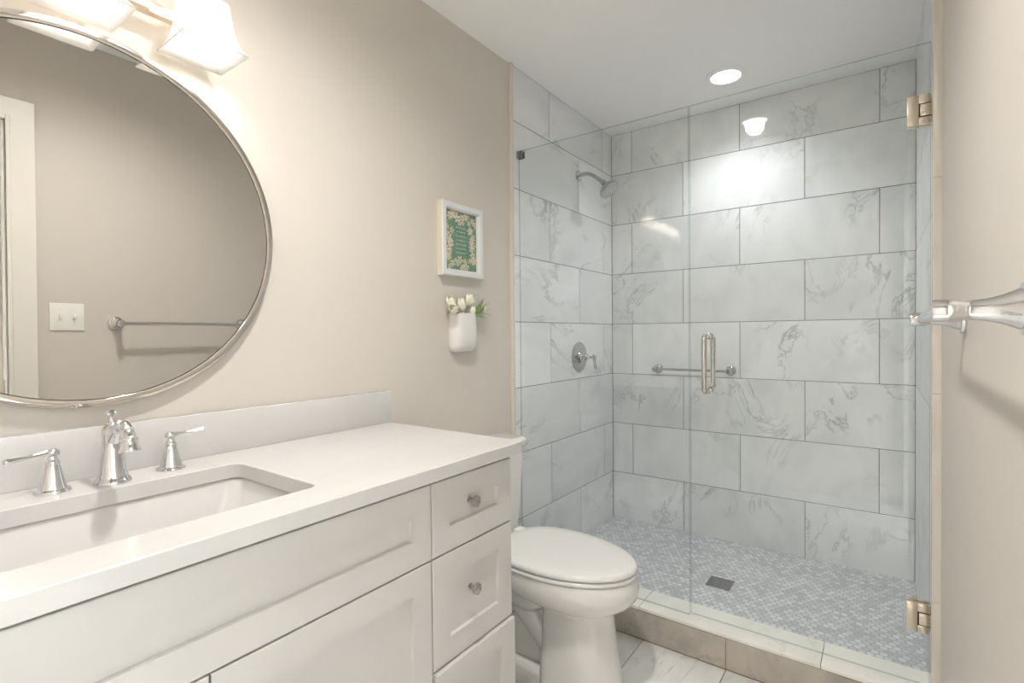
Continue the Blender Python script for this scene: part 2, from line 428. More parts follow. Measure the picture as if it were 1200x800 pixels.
# curb: stained face tiles under a pale cap
CY0, CY1, CZ = 1.892, 2.04, 0.128
bm = B(); lay = bm.loops.layers.float_color.new('tile')
def cbox(lo, hi, bev, mat, seg=1):
    before = set(bm.faces)
    box(bm, lo, hi, bev, seg, mat)
    col = (random.random(), random.random(), random.random(), 1)
    for f in bm.faces:
        if f not in before:
            for l in f.loops: l[lay] = col
cbox((-0.004, CY0 + 0.0024, -0.02), (XR, CY1 - 0.002, CZ - 0.012), 0, 2)
for a, b in ((0.0, 0.3075), (0.3075, 0.9224), (0.9224, XR)):
    cbox((a + 0.001, CY0 + 0.001, 0.004), (b - 0.001, CY0 + 0.01, CZ - 0.0155), 0.0008, 0)
for a, b in ((0.0, 0.6), (0.6, 1.212), (1.212, XR - 0.011)):
    cbox((a + 0.001, CY0 - 0.001, CZ - 0.0125), (b - 0.001, CY1 + 0.004, CZ), 0.0009, 1, 1)
struct('curb', bm, [CURB_MARBLE, CAP_MARBLE, BROWN_GROUT])

# doorway: jamb and casings, seen in the mirror
bm = B()
box(bm, (XR - 0.004, DY1 - 0.018, 0), (XR + 0.124, DY1, DZ), 0.001); box(bm, (XR - 0.004, DY0, 0), (XR + 0.124, DY0 + 0.018, DZ), 0.001)
box(bm, (XR - 0.004, DY0, DZ - 0.018), (XR + 0.124, DY1, DZ), 0.001)
box(bm, (XR + 0.05, DY1 - 0.03, 0), (XR + 0.085, DY1 - 0.018, DZ - 0.018), 0.001)
jm = struct('trim_3', bm, WHITE_TRIM)
bm = B(); box(bm, (XR + 0.012, DY1 - 0.0195, 0.93), (XR + 0.036, DY1 - 0.0175, 0.99), 0.0004)
obj('strike_plate', bm, NICKEL, parent=jm)
bm = B()
CW = 0.088
for (a, b) in ((DY1 - 0.012, DY1 - 0.012 + CW), (DY0 + 0.012 - CW, DY0 + 0.012)):
    box(bm, (XR - 0.018, a, 0), (XR, b, DZ + 0.073), 0.003)
box(bm, (XR - 0.0185, DY0 + 0.012 - CW, DZ - 0.012), (XR, DY1 - 0.012 + CW, DZ + 0.075), 0.003)
box(bm, (XR - 0.022, DY1 - 0.012, 0), (XR - 0.002, DY1 - 0.012 + 0.014, DZ + 0.005), 0.003)
struct('trim_4', bm, WHITE_TRIM)
# baseboards
bm = B(); box(bm, (XR - 0.014, DY1 + CW, 0), (XR, YT - 0.006, 0.13), 0.003); struct('baseboard_right', bm, WHITE_TRIM)
bm = B(); box(bm, (-0.004, 1.118, 0), (0.010, YT - 0.006, 0.13), 0.003); struct('baseboard_left', bm, WHITE_TRIM)

# the bedroom beyond the doorway
BX0, BX1, BY0, BY1 = XR + 0.12, 4.6, -1.6, 2.6
bm = B(); box(bm, (BX0, BY0, -0.1), (BX1, BY1, -0.002)); struct('floor_bedroom', bm, noisy('carpet', (0.45, 0.42, 0.38), (0.52, 0.49, 0.44), 200, 0.95))
bm = B(); box(bm, (BX0, BY0, 2.44), (BX1 + 0.1, BY1, 2.54)); struct('ceiling_bedroom', bm, CEIL)
BPAINT = plain('bedroom_paint', (0.62, 0.62, 0.61), 0.7)
bm = B(); box(bm, (BX0, BY0 - 0.1, -0.1), (BX1 + 0.1, BY0, 2.54)); box(bm, (BX0, BY1, -0.1), (BX1 + 0.1, BY1 + 0.1, 2.54)); struct('wall_bedroom_sides', bm, BPAINT)
wy0, wy1, wz0, wz1 = 0.35, 1.45, 0.85, 1.98
bm = B()
box(bm, (BX1, BY0, -0.1), (BX1 + 0.1, wy0, 2.54)); box(bm, (BX1, wy1, -0.1), (BX1 + 0.1, BY1, 2.54))
box(bm, (BX1, wy0, -0.1), (BX1 + 0.1, wy1, wz0)); box(bm, (BX1, wy0, wz1), (BX1 + 0.1, wy1, 2.54))
struct('wall_bedroom_far', bm, BPAINT)
bm = B()
for a, b in (((wy0, wz0), (wy1, wz0 + 0.05)), ((wy0, wz1 - 0.05), (wy1, wz1)), ((wy0, wz0), (wy0 + 0.05, wz1)), ((wy1 - 0.05, wz0), (wy1, wz1)), ((wy0, 1.39), (wy1, 1.44))):
    box(bm, (BX1 + 0.02, a[0], a[1]), (BX1 + 0.07, b[0], b[1]), 0.003)
struct('window_1', bm, WHITE_TRIM)
bt = thing('window_blind', (BX1 - 0.03, 0.9, wz0), 'white slatted blind over the bedroom window seen in the mirror', 'blind')
bm = B()
for k in range(34):
    z = wz0 + 0.03 + k * 0.0325
    box(bm, (BX1 - 0.045, wy0 + 0.02, z), (BX1 - 0.02, wy1 - 0.02, z + 0.0022))
obj('slats', bm, PLASTIC, bt, smooth=False)
bm = B(); box(bm, (BX1 - 0.055, wy0 + 0.01, wz1 - 0.05), (BX1 - 0.006, wy1 - 0.01, wz1 - 0.002), 0.003); obj('head_rail', bm, PLASTIC, bt)
bg = thing('garden_shrub', (6.2, 1.0, 0), 'green shrub outside the bedroom window behind the blind', 'shrub')
bm = B()
for k in range(420):
    c = Vector((6.2 + random.uniform(-0.3, 0.3), random.uniform(-0.6, 2.9), random.uniform(0.0, 1.6)))
    a = random.uniform(0, PI); d = Vector((math.cos(a) * 0.06, math.sin(a) * 0.06, random.uniform(-0.05, 0.05))); e = Vector((0, 0, 0.05)) + Vector((random.uniform(-0.03, 0.03), random.uniform(-0.03, 0.03), 0))
    vs = [bm.verts.new(c + q) for q in (-d, -e, d, e)]; bm.faces.new(vs)
obj('foliage', bm, LEAF, bg, smooth=False)
bm = B(); tube(bm, [(6.2, 1.0, -0.02), (6.2, 1.02, 0.9)], [0.04, 0.02], 8); obj('trunk', bm, STEM, bg)
bm = B(); box(bm, (BX1 + 0.1, -6, -0.15), (12, 8, -0.02)); struct('ground_outside', bm, noisy('lawn', (0.10, 0.16, 0.05), (0.18, 0.26, 0.09), 20, 0.9))

# ------------------------------------------------------------------ recessed lights
def downlight(x, y, label, watts, col, cone, name='recessed_downlight'):
    t = thing(name, (x, y, ZC), label, 'ceiling light')
    bm = B()
    lathe(bm, [(0.066, -0.001), (0.068, -0.007), (0.080, -0.009), (0.094, -0.004), (0.096, -0.0005)], (x, y, ZC), seg=48, cap0=False, cap1=False)
    obj('trim_ring', bm, CEIL, t)
    bm = B(); lathe(bm, [(0.001, -0.004), (0.05, -0.004), (0.067, -0.002)], (x, y, ZC), seg=48, cap0=True, cap1=False)
    obj('lens', bm, LENS, t)
    l = bpy.data.lights.new('downlight_lamp', 'SPOT'); l.energy = watts; l.color = col
    l.spot_size = math.radians(cone); l.spot_blend = 1.0; l.shadow_soft_size = 0.05
    lo = bpy.data.objects.new('downlight_lamp', l); COL.objects.link(lo); lo.parent = t; lo.location = (0, 0, -0.03)
    return t
downlight(0.762, 2.605, 'glowing round downlight in the ceiling over the shower', DOWNLIGHT_WATTS, (0.97, 0.985, 1.0), 140)
downlight(0.77, 0.64, 'round downlight in the ceiling in front of the vanity', ROOM_DOWNLIGHT_WATTS, (1.0, 0.97, 0.93), 160)

# ------------------------------------------------------------------ vanity
CT, CTH = 0.9058, 0.032
VY0, VY1 = -0.425, 1.118
XF = 0.552                                           # face of doors and drawers
v = thing('vanity_cabinet', (0.26, 0.346, 0), 'white painted shaker vanity cabinet with drawers and doors under the quartz top', 'cabinet')
bm = B()
box(bm, (0.0, VY0 + 0.0, 0.0), (0.022, VY1, CT - CTH - 0.001))
box(bm, (0.0, VY0, 0.09), (0.53, VY0 + 0.018, CT - CTH - 0.001), 0.001)
box(bm, (0.0, VY1 - 0.018, 0.0), (0.53, VY1, CT - CTH - 0.001), 0.001)
box(bm, (0.0, VY0 + 0.018, 0.09), (0.53, VY1 - 0.018, 0.108))
box(bm, (0.0, VY0 + 0.018, 0), (0.455, VY1 - 0.018, 0.09), 0, 1, 0)
box(bm, (0.506, VY0 + 0.018, 0.108), (0.53, VY1 - 0.018, CT - CTH - 0.001), 0, 1, 1)
obj('carcass', bm, [CABINET, CAB_DARK], v, smooth=False)
def shaker(bm, y0, y1, z0, z1, x=XF, th=0.02, fr=0.057, rec=0.009):
    """framed slab facing +x with a recessed flat panel"""
    def ring(i, xx): return [Vector((xx, a, b)) for a, b in ((y0 + i, z0 + i), (y1 - i, z0 + i), (y1 - i, z1 - i), (y0 + i, z1 - i))]
    loft(bm, [ring(0, x - th), ring(0, x - 0.0012), ring(0.0012, x), ring(fr, x), ring(fr + 0.0012, x - rec)], True, True)
def knob(parent, y, z, x=XF - 0.009):
    bm = B()
    lathe(bm, [(0.0085, 0.0), (0.0085, 0.002), (0.0055, 0.004), (0.005, 0.012), (0.0075, 0.0155), (0.0135, 0.0185), (0.0148, 0.0225), (0.0135, 0.0265), (0.0115, 0.0278), (0.0110, 0.0268), (0.0060, 0.0275), (0.0015, 0.0282)], (x, y, z), (1, 0, 0), 28)
    return obj('knob', bm, KNOB, parent)
g = 0.0018
YA, YB, YC = 0.8125, 0.3455, -0.1215                 # column joints
ZT = 0.8665
zs = [(0.6935, ZT), (0.4345, 0.6935), (0.115, 0.4345)]
for (y0, y1) in ((YA, VY1 - 0.001), (VY0 + 0.001, YC)):
    for k, (z0, z1) in enumerate(zs):
        bm = B(); shaker(bm, y0 + g, y1 - g, z0 + g, z1 - g)
        if k == 2 and y0 == YA:
            # the bottom drawer stands slightly open
            for q in bm.verts:
                q.co.x += 0.011 - (q.co.y - y0) * 0.004
            d = obj('drawer', bm, CABINET, v, smooth=False); d['label'] = 'bottom drawer standing slightly open'
            kb = knob(d, (y0 + y1) / 2, (z0 + z1) / 2, XF + 0.001)
        else:
            d = obj('drawer', bm, CABINET, v, smooth=False)
            knob(d, (y0 + y1) / 2 - 0.012, (z0 + z1) / 2 + 0.012)
bm = B(); shaker(bm, YC + g, YA - g, zs[0][0] + g, ZT - g); obj('false_drawer_front', bm, CABINET, v, smooth=False)
for (y0, y1, ky) in ((YC, YB, YB - 0.045), (YB, YA, YB + 0.045)):
    bm = B(); shaker(bm, y0 + g, y1 - g, 0.115 + g, zs[0][0] - g); d = obj('door', bm, CABINET, v, smooth=False)
    knob(d, ky, 0.60, XF - 0.001)

# countertop with an undermount cut-out and a backsplash
XC0, XC1, CY_0, CY_1 = 0.0, 0.5665, -0.44, 1.153
SX0, SX1, SY0, SY1 = 0.150, 0.472, 0.125, 0.584
ct = thing('countertop', (0.28, 0.36, CT - CTH), 'white quartz vanity countertop with rectangular sink cut-out and low backsplash', 'countertop')
bm = B()
cx, cy, hx, hy = (SX0 + SX1) / 2, (SY0 + SY1) / 2, (SX1 - SX0) / 2, (SY1 - SY0) / 2
NR = 6
def outer_ring(z, inset=0.0):
    # as many vertices as the rounded cut-out: split the four sides to match
    ins = rrect(cx, cy, hx, hy, 0.022, z, NR)
    res = []
    x0, x1, y0, y1 = XC0 + inset, XC1 - inset, CY_0 + inset, CY_1 - inset
    cor = [(x1, y1), (x0, y1), (x0, y0), (x1, y0)]
    for k in range(4):
        for j in range(NR + 1):
            c = Vector((*cor[k], z)); r = 0.006
            sx = 1 if k in (0, 3) else -1; sy = 1 if k in (0, 1) else -1
            a0 = [0, PI / 2, PI, 1.5 * PI][k]; a = a0 + PI / 2 * j / NR
            res.append(Vector((cor[k][0] - sx * r + r * math.cos(a), cor[k][1] - sy * r + r * math.sin(a), z)))
    return res
zb = CT - CTH
rings = [outer_ring(zb, 0), outer_ring(CT - 0.002, 0), outer_ring(CT, 0.002), rrect(cx, cy, hx + 0.0015, hy + 0.0015, 0.0235, CT, NR), rrect(cx, cy, hx, hy, 0.022, CT - 0.0015, NR), rrect(cx, cy, hx, hy, 0.022, zb, NR), outer_ring(zb, 0)]
vr = loft(bm, rings, False, False)
bmesh.ops.remove_doubles(bm, verts=bm.verts, dist=1e-6)
obj('slab', bm, QUARTZ, ct)
bm = B(); box(bm, (0.0, CY_0, CT), (0.02, 1.158, 1.0118), 0.0015); obj('backsplash', bm, QUARTZ, ct)

sk = thing('sink', (cx, cy, 0.72), 'white rectangular undermount sink set below the quartz counter', 'sink')
bm = B()
zt = zb - 0.0008
e = 0.008
rings = [rrect(cx, cy, hx + 0.030, hy + 0.030, 0.05, zt - 0.012, NR), rrect(cx, cy, hx + 0.030, hy + 0.030, 0.05, zt, NR),
         rrect(cx, cy, hx + e, hy + e, 0.03, zt, NR), rrect(cx, cy, hx + e - 0.004, hy + e - 0.004, 0.03, zt - 0.004, NR),
         rrect(cx, cy, hx - 0.004, hy - 0.012, 0.04, zt - 0.06, NR), rrect(cx, cy, hx - 0.022, hy - 0.04, 0.05, zt - 0.112, NR),
         rrect(cx, cy, hx - 0.042, hy - 0.07, 0.05, zt - 0.130, NR), rrect(cx, cy, 0.08, 0.10, 0.05, zt - 0.138, NR), rrect(cx, cy, 0.022, 0.022, 0.0219, zt - 0.141, NR)]
loft(bm, rings, False, True)
und = [rrect(cx, cy, hx + 0.030, hy + 0.030, 0.05, zt - 0.012, NR), rrect(cx, cy, hx + 0.015, hy + 0.01, 0.05, zt - 0.02, NR), rrect(cx, cy, hx - 0.03, hy - 0.05, 0.05, zt - 0.15, NR)]
loft(bm, und, False, True)
bmesh.ops.remove_doubles(bm, verts=bm.verts, dist=1e-6)
obj('basin', bm, SINK_WHITE, sk, angle=50)
bm = B(); lathe(bm, [(0.0, 0.0035), (0.012, 0.0035), (0.016, 0.002), (0.024, 0.003), (0.027, 0.0)], (cx, cy, zt - 0.1405), seg=28); obj('drain', bm, CHROME, sk)

# faucet: bell shaped body with arched spout, two lever handles
fc = thing('faucet', (0.105, 0.357, CT), 'polished chrome widespread faucet with arched spout and two lever handles', 'faucet')
FX, FY = 0.105, 0.357
bm = B()
lathe(bm, [(0.0315, 0.0), (0.032, 0.003), (0.030, 0.008), (0.0265, 0.012), (0.0255, 0.016), (0.0235, 0.022), (0.0225, 0.028), (0.0205, 0.050), (0.0178, 0.075), (0.0168, 0.090), (0.0175, 0.096), (0.0178, 0.103), (0.0160, 0.112), (0.0112, 0.1185), (0.0068, 0.1225), (0.0052, 0.1290), (0.0050, 0.1345), (0.0066, 0.1370), (0.0096, 0.1390), (0.0104, 0.1425), (0.0088, 0.1460), (0.004, 0.1480), (0.0005, 0.1485)], (FX, FY, CT), seg=36)
obj('body', bm, CHROME, fc)
bm = B()
pts = smooth_path([(FX + 0.004, FY, CT + 0.084), (FX + 0.020, FY, CT + 0.104), (FX + 0.042, FY, CT + 0.1195), (FX + 0.066, FY, CT + 0.1225), (FX + 0.086, FY, CT + 0.113), (FX + 0.094, FY, CT + 0.099)], 6)
n = len(pts)
tube(bm, pts, [0.0130 - 0.0022 * math.sin(PI * i / (n - 1)) for i in range(n)], 24)
ax = Vector((0.20, 0, -1)).normalized()
lathe(bm, [(0.0128, -0.004), (0.0150, 0.0), (0.0150, 0.003), (0.0138, 0.005), (0.0150, 0.014), (0.0180, 0.021), (0.0178, 0.0235), (0.012, 0.0240), (0.011, 0.021)], Vector((FX + 0.094, FY, CT + 0.099)), ax, 28)
obj('spout', bm, CHROME, fc)
def handle(y, tip):
    hx_ = 0.088
    bm = B()
    lathe(bm, [(0.0272, 0.0), (0.0278, 0.003), (0.0262, 0.0065), (0.0218, 0.009), (0.0208, 0.013), (0.0190, 0.020), (0.0162, 0.032), (0.0132, 0.046), (0.0112, 0.054), (0.0116, 0.057), (0.0112, 0.060), (0.0088, 0.063), (0.0072, 0.068), (0.0075, 0.0715)], (hx_, y, CT), seg=32)
    o = obj('handle_base', bm, CHROME, fc)
    bm = B()
    hc = Vector((hx_, y, CT + 0.077))
    lathe(bm, [(0.0085, -0.0065), (0.0112, -0.004), (0.0118, 0.0), (0.0108, 0.0035), (0.006, 0.0065), (0.0005, 0.0072)], hc, seg=28)
    t = Vector(tip)
    d = (t - hc)
    path = [hc + d * s for s in (0.0, 0.15, 0.3, 0.6, 0.85, 0.93, 0.97, 1.0)]
    tube(bm, path, [0.0055, 0.0056, 0.0036, 0.0036, 0.0048, 0.0060, 0.0062, 0.0042], 16)
    obj('lever', bm, CHROME, o)
handle(0.268, (0.112, 0.198, CT + 0.0745)); handle(0.468, (0.098, 0.534, CT + 0.081))

# ------------------------------------------------------------------ round mirror
MY, MZ, MR = 0.3505, 1.4485, 0.3955
TILT = math.radians(0.8)
mt = thing('wall_mirror', (0.012, MY, MZ - MR), 'round mirror in a thin brushed metal frame above the sink', 'mirror')
def tilt(bm):
    for q in bm.verts:
        d = q.co.z - (MZ - MR)
        q.co.x += d * math.sin(TILT)
MI = MR - 0.0165
bm = B()
lathe(bm, [(MI - 0.006, 0.0), (MR, 0.0), (MR, 0.0185), (MR - 0.0010, 0.0200), (MR - 0.006, 0.0212), (MI + 0.004, 0.0212), (MI + 0.0006, 0.0204), (MI, 0.0195), (MI, 0.008), (MI - 0.006, 0.008)], (0.0, MY, MZ), (1, 0, 0), 160, False, False)
tilt(bm); obj('frame', bm, FRAME_METAL, mt)
bm = B(); lathe(bm, [(MI - 0.004, 0.010), (MI - 0.0016, 0.0168), (MI - 0.0001, 0.0168)], (0.0, MY, MZ), (1, 0, 0), 160, False, False)
tilt(bm); obj('shadow_gasket', bm, BLACK, mt)
bm = B(); lathe(bm, [(MI - 0.0025, 0.002), (MI - 0.0016, 0.0175)], (0.0, MY, MZ), (1, 0, 0), 160, False, True)
tilt(bm); obj('mirror_glass', bm, MIRROR, mt, smooth=False)

# ------------------------------------------------------------------ vanity light: bar with three square frosted shades
vl = thing('vanity_light', (0.0, 0.323, 1.94), 'three-shade vanity light with brushed bar and square frosted glass shades above the mirror', 'wall light')
bm = B(); box(bm, (-0.004, 0.253, 1.885), (0.016, 0.393, 1.995), 0.004); obj('wall_plate', bm, NICKEL, vl)
bm = B(); box(bm, (0.030, 0.055, 1.925), (0.052, 0.591, 1.949), 0.0015)
box(bm, (0.010, 0.300, 1.928), (0.034, 0.346, 1.946), 0.001); obj('bar', bm, NICKEL, vl)
SB, SH = 1.857, 0.125
for y in (0.100, 0.323, 0.5475):
    x = 0.0945
    bm = B()
    def sq(h, z, r): return rrect(x, y, h, h, r, z, 3)
    prof = [(0.0715, 0.0), (0.0625, 0.012), (0.0560, 0.026), (0.0505, 0.045), (0.0465, 0.068), (0.0440, 0.092), (0.0420, 0.112), (0.0400, 0.118), (0.034, 0.122)]
    out = [sq(h, SB + z, 0.005) for h, z in prof]
    inn = [sq(h - 0.004, SB + z, 0.004) for h, z in prof[:-1]] + [sq(0.033, SB + 0.1185, 0.004)]
    loft(bm, list(reversed(inn)) + [sq(0.0700, SB - 0.0008, 0.005)] + out, False, False)
    s = obj('shade', bm, SHADE, vl, angle=50)
    bm = B(); lathe(bm, [(0.0005, -0.052), (0.012, -0.050), (0.022, -0.043), (0.0275, -0.030), (0.0275, -0.020), (0.022, -0.006), (0.015, 0.008), (0.0125, 0.018), (0.0125, 0.022)], (x, y, SB + 0.088), seg=24); obj('bulb', bm, BULB, s)
    bm = B(); lathe(bm, [(0.018, -0.012), (0.018, 0.0), (0.0335, 0.001), (0.0335, 0.007), (0.020, 0.012), (0.012, 0.026), (0.006, 0.030)], (x, y, SB + 0.122), seg=28)
    tube(bm, smooth_path([(x, y, SB + 0.146), (x - 0.012, y, SB + 0.156), (x - 0.036, y, SB + 0.142), (0.045, y, 1.945)], 6), 0.006, 12)
    obj('socket_arm', bm, NICKEL, s)

# ------------------------------------------------------------------ toilet
TY = 1.560
to = thing('toilet', (0.38, TY, 0), 'white elongated two-piece toilet with closed lid beside the vanity', 'toilet')
def egg(xb, xf, hw, z, yc=TY, sq_=2.3, n=48, split=0.46):
    xm = xb + (xf - xb) * split
    out = []
    for k in range(n):
        a = 2 * PI * k / n
        c, s = math.cos(a), math.sin(a)
        e_ = 2.0 if c >= 0 else sq_
        px = (abs(c) ** (2 / e_)) * (1 if c >= 0 else -1)
        py = (abs(s) ** (2 / e_)) * (1 if s >= 0 else -1)
        out.append(Vector((xm + px * ((xf - xm) if c >= 0 else (xm - xb)), yc + py * hw, z)))
    return out
bm = B()
rings = []
for z, xb, xf, hw, sq_, sp in [(0.0, 0.402, 0.672, 0.116, 6, .5), (0.012, 0.402, 0.672, 0.116, 6, .5), (0.06, 0.405, 0.664, 0.112, 6, .5), (0.13, 0.410, 0.652, 0.106, 6, .5), (0.225, 0.412, 0.642, 0.101, 6, .5), (0.256, 0.41, 0.641, 0.101, 5, .5),
                           (0.270, 0.40, 0.646, 0.105, 4.5, .5), (0.280, 0.37, 0.661, 0.119, 3.5, .5), (0.291, 0.31, 0.684, 0.141, 3, .48), (0.307, 0.25, 0.706, 0.162, 2.6, .46), (0.328, 0.215, 0.723, 0.177, 2.5, .45), (0.354, 0.20, 0.728, 0.183, 2.5, .45), (0.380, 0.195, 0.722, 0.182, 2.5, .45), (0.394, 0.198, 0.716, 0.179, 2.5, .45)]:
    rings.append(egg(xb, xf, hw, z, sq_=sq_, split=sp))
loft(bm, rings)
# rear foot, trapway and the deck under the tank
loft(bm, [rrect(0.31, TY, 0.18, 0.102, 0.04, z, 8) if z < 0.03 else rrect(0.31, TY, 0.17, 0.092, 0.04, z, 8) for z in (0.0, 0.022, 0.034)])
for s in (-1, 1):
    tube(bm, smooth_path([(0.44, TY + s * 0.040, 0.10), (0.37, TY + s * 0.046, 0.17), (0.30, TY + s * 0.048, 0.225), (0.24, TY + s * 0.046, 0.20), (0.205, TY + s * 0.042, 0.12), (0.20, TY + s * 0.040, 0.02)], 6), 0.042, 20)
loft(bm, [rrect(0.29, TY, 0.14, 0.055, 0.03, z, 8) for z in (0.02, 0.28)])
loft(bm, [rrect(0.22 + dx, TY, hx_, hy_, 0.06, z, 8) for z, dx, hx_, hy_ in ((0.215, 0.07, 0.10, 0.085), (0.25, 0.04, 0.16, 0.105), (0.29, 0.02, 0.20, 0.125), (0.335, 0.0, 0.205, 0.150), (0.385, -0.01, 0.205, 0.165), (0.396, -0.01, 0.200, 0.160))])
obj('bowl', bm, PORCELAIN, to, angle=60)
bm = B()
sr = lambda i, z: egg(0.205 + i, 0.722 - i, 0.186 - i, z, sq_=2.6, split=0.42, n=64)
loft(bm, [sr(0.006, 0.3955), sr(0.001, 0.399), sr(0.0, 0.405), sr(0.003, 0.410), sr(0.008, 0.4115)])
obj('seat', bm, SEAT_PLASTIC, to, angle=60)
bm = B()
loft(bm, [sr(0.006, 0.4135), sr(0.001, 0.417), sr(0.0, 0.424), sr(0.003, 0.430), sr(0.012, 0.4345), sr(0.05, 0.437), sr(0.11, 0.438)])
ld = obj('seat_lid', bm, SEAT_PLASTIC, to, angle=60)
for s in (-1, 1):
    bm = B(); box(bm, (0.196, TY + s * 0.075 - 0.022, 0.396), (0.232, TY + s * 0.075 + 0.022, 0.436), 0.007, 3)
    obj('seat_hinge', bm, SEAT_PLASTIC, to)
bm = B()
TC = 1.556
def tk(x0, x1, hw, z, r): return rrect((x0 + x1) / 2, TC, (x1 - x0) / 2, hw, r, z, 8)
loft(bm, [tk(0.035, 0.150, 0.155, 0.388, 0.03), tk(0.03, 0.158, 0.166, 0.42, 0.03), tk(0.025, 0.164, 0.174, 0.50, 0.03), tk(0.02, 0.170, 0.186, 0.70, 0.03), tk(0.02, 0.171, 0.188, 0.742, 0.03)])
tko = obj('tank', bm, PORCELAIN, to, angle=60)
bm = B()
loft(bm, [tk(0.016, 0.178, 0.194, 0.7425, 0.03), tk(0.013, 0.182, 0.198, 0.748, 0.032), tk(0.013, 0.182, 0.198, 0.764, 0.032), tk(0.016, 0.179, 0.195, 0.772, 0.03), tk(0.026, 0.169, 0.185, 0.776, 0.025)])
obj('tank_lid', bm, PORCELAIN, to, angle=60)
bm = B()
lathe(bm, [(0.012, 0.0), (0.012, 0.006), (0.008, 0.010)], (0.169, TC - 0.135, 0.69), (1, 0, 0), 20)
tube(bm, [(0.182, TC - 0.135, 0.69), (0.186, TC - 0.10, 0.686), (0.186, TC - 0.065, 0.68)], [0.006, 0.0065, 0.007], 12)
obj('flush_lever', bm, CHROME, tko)

# ------------------------------------------------------------------ picture and wall vase
FY0, FY1, FZ0, FZ1, FD = 1.412, 1.655, 1.430, 1.716, 0.026
pf = thing('framed_print', (0.0, (FY0 + FY1) / 2, FZ0), 'small white framed green floral print with verse on the beige wall', 'picture')
bm = B()
def fr(i, x): return [Vector((x, a, b)) for a, b in ((FY0 + i, FZ0 + i), (FY1 - i, FZ0 + i), (FY1 - i, FZ1 - i), (FY0 + i, FZ1 - i))]
loft(bm, [fr(0, -0.004), fr(0, FD - 0.004), fr(0.003, FD), fr(0.020, FD - 0.0005), fr(0.0235, FD - 0.003), fr(0.027, FD - 0.008), fr(0.029, 0.008)], False, False)
bm.normal_update()
for f in bm.faces:
    c = f.calc_center_median()
    if abs(f.normal.x) < 0.2 and (c.y < FY0 + 0.002 or c.y > FY1 - 0.002 or c.z > FZ1 - 0.002): f.material_index = 1
obj('frame', bm, [PFRAME, FRAME_BACK], pf, smooth=False)
bm = B()
xa = 0.010
i0 = 0.028
vs = [bm.verts.new(p) for p in fr(i0, xa)]; bm.faces.new(vs)
aw, ah = FY1 - FY0 - 2 * i0, FZ1 - FZ0 - 2 * i0
def flower(cy_, cz_, r, mi, petals=5, dx=0.0006):
    a0 = random.uniform(0, PI)
    for k in range(petals):
        a = a0 + 2 * PI * k / petals
        d = Vector((0, math.cos(a), math.sin(a))); t = Vector((0, -math.sin(a), math.cos(a)))
        c = Vector((xa + dx, cy_, cz_))
        p = [c + d * r * 0.08, c + d * r * 0.55 + t * r * 0.27, c + d * r, c + d * r * 0.55 - t * r * 0.27]
        p = [Vector((q.x, min(max(q.y, FY0 + i0), FY1 - i0), min(max(q.z, FZ0 + i0), FZ1 - i0))) for q in p]
        f = bm.faces.new([bm.verts.new(q) for q in p]); f.material_index = mi
rnd = random.Random(3)
slots = []
for k in range(44):
    tt = k / 44 * 2 * PI
    cc, ss = math.cos(tt), math.sin(tt)
    m_ = max(abs(cc), abs(ss))
    slots.append((cc / m_ * aw * rnd.uniform(0.27, 0.46), ss / m_ * ah * rnd.uniform(0.31, 0.47)))
cyp, czp = (FY0 + FY1) / 2, (FZ0 + FZ1) / 2
for k in range(46):
    tt = rnd.uniform(0, 2 * PI); m_ = max(abs(math.cos(tt)), abs(math.sin(tt)))
    flower(cyp + math.cos(tt) / m_ * aw * rnd.uniform(0.3, 0.48), czp + math.sin(tt) / m_ * ah * rnd.uniform(0.34, 0.48), rnd.uniform(0.018, 0.030), 2, 3, 0.0004 + 0.00001 * k)
for k, (a, b) in enumerate(slots):
    flower(cyp + a, czp + b, rnd.uniform(0.011, 0.021), 1, 5, 0.0010 + 0.00001 * k)
# the verse: lines of small illegible script
for row in range(7):
    z = czp + 0.050 - row * 0.0165
    y = cyp - 0.032 + 0.004 * (row % 2)
    while y < cyp + 0.026:
        ln = rnd.uniform(0.004, 0.011)
        h = 0.0045
        f = bm.faces.new([bm.verts.new(Vector((xa + 0.0007, yy, zz))) for yy, zz in ((y, z), (y + ln, z + 0.001), (y + ln + 0.001, z + h), (y + 0.001, z + h - 0.001))]); f.material_index = 3
        y += ln + 0.0035
obj('print', bm, [ART_GREEN, ART_PINK, ART_LEAF, ART_TEXT], pf, smooth=False)

VX, VYc, VZ0, VZ1 = 0.0, 1.536, 1.130, 1.286
wv = thing('wall_vase', (0.0, VYc, VZ0), 'white ceramic wall pocket vase holding flowers below the framed print', 'vase')
bm = B()
def vring(hw, dep, z):
    out = []
    for k in range(29):
        a = -PI / 2 + PI * k / 28
        c, s = math.cos(a), math.sin(a)
        out.append(Vector((0.002 + dep * abs(c) ** 0.65, VYc + hw * (abs(s) ** 0.75) * (1 if s >= 0 else -1), z)))
    out.append(Vector((-0.003, VYc + hw * 0.97, z))); out.append(Vector((-0.003, VYc - hw * 0.97, z)))
    return out
vp = [(0.045, 0.010, 0.0), (0.057, 0.024, 0.003), (0.064, 0.035, 0.010), (0.069, 0.043, 0.026), (0.070, 0.047, 0.06), (0.068, 0.047, 0.11), (0.066, 0.046, 0.150), (0.0655, 0.0455, 0.156)]
rings = [vring(a, b, VZ0 + c) for a, b, c in vp]
inn = [vring(a - 0.005, b - 0.006, VZ0 + c) for a, b, c in ((0.0655, 0.0455, 0.1555), (0.066, 0.046, 0.13))]
loft(bm, rings + inn, True, True)
obj('pocket', bm, CERAMIC, wv, angle=60)
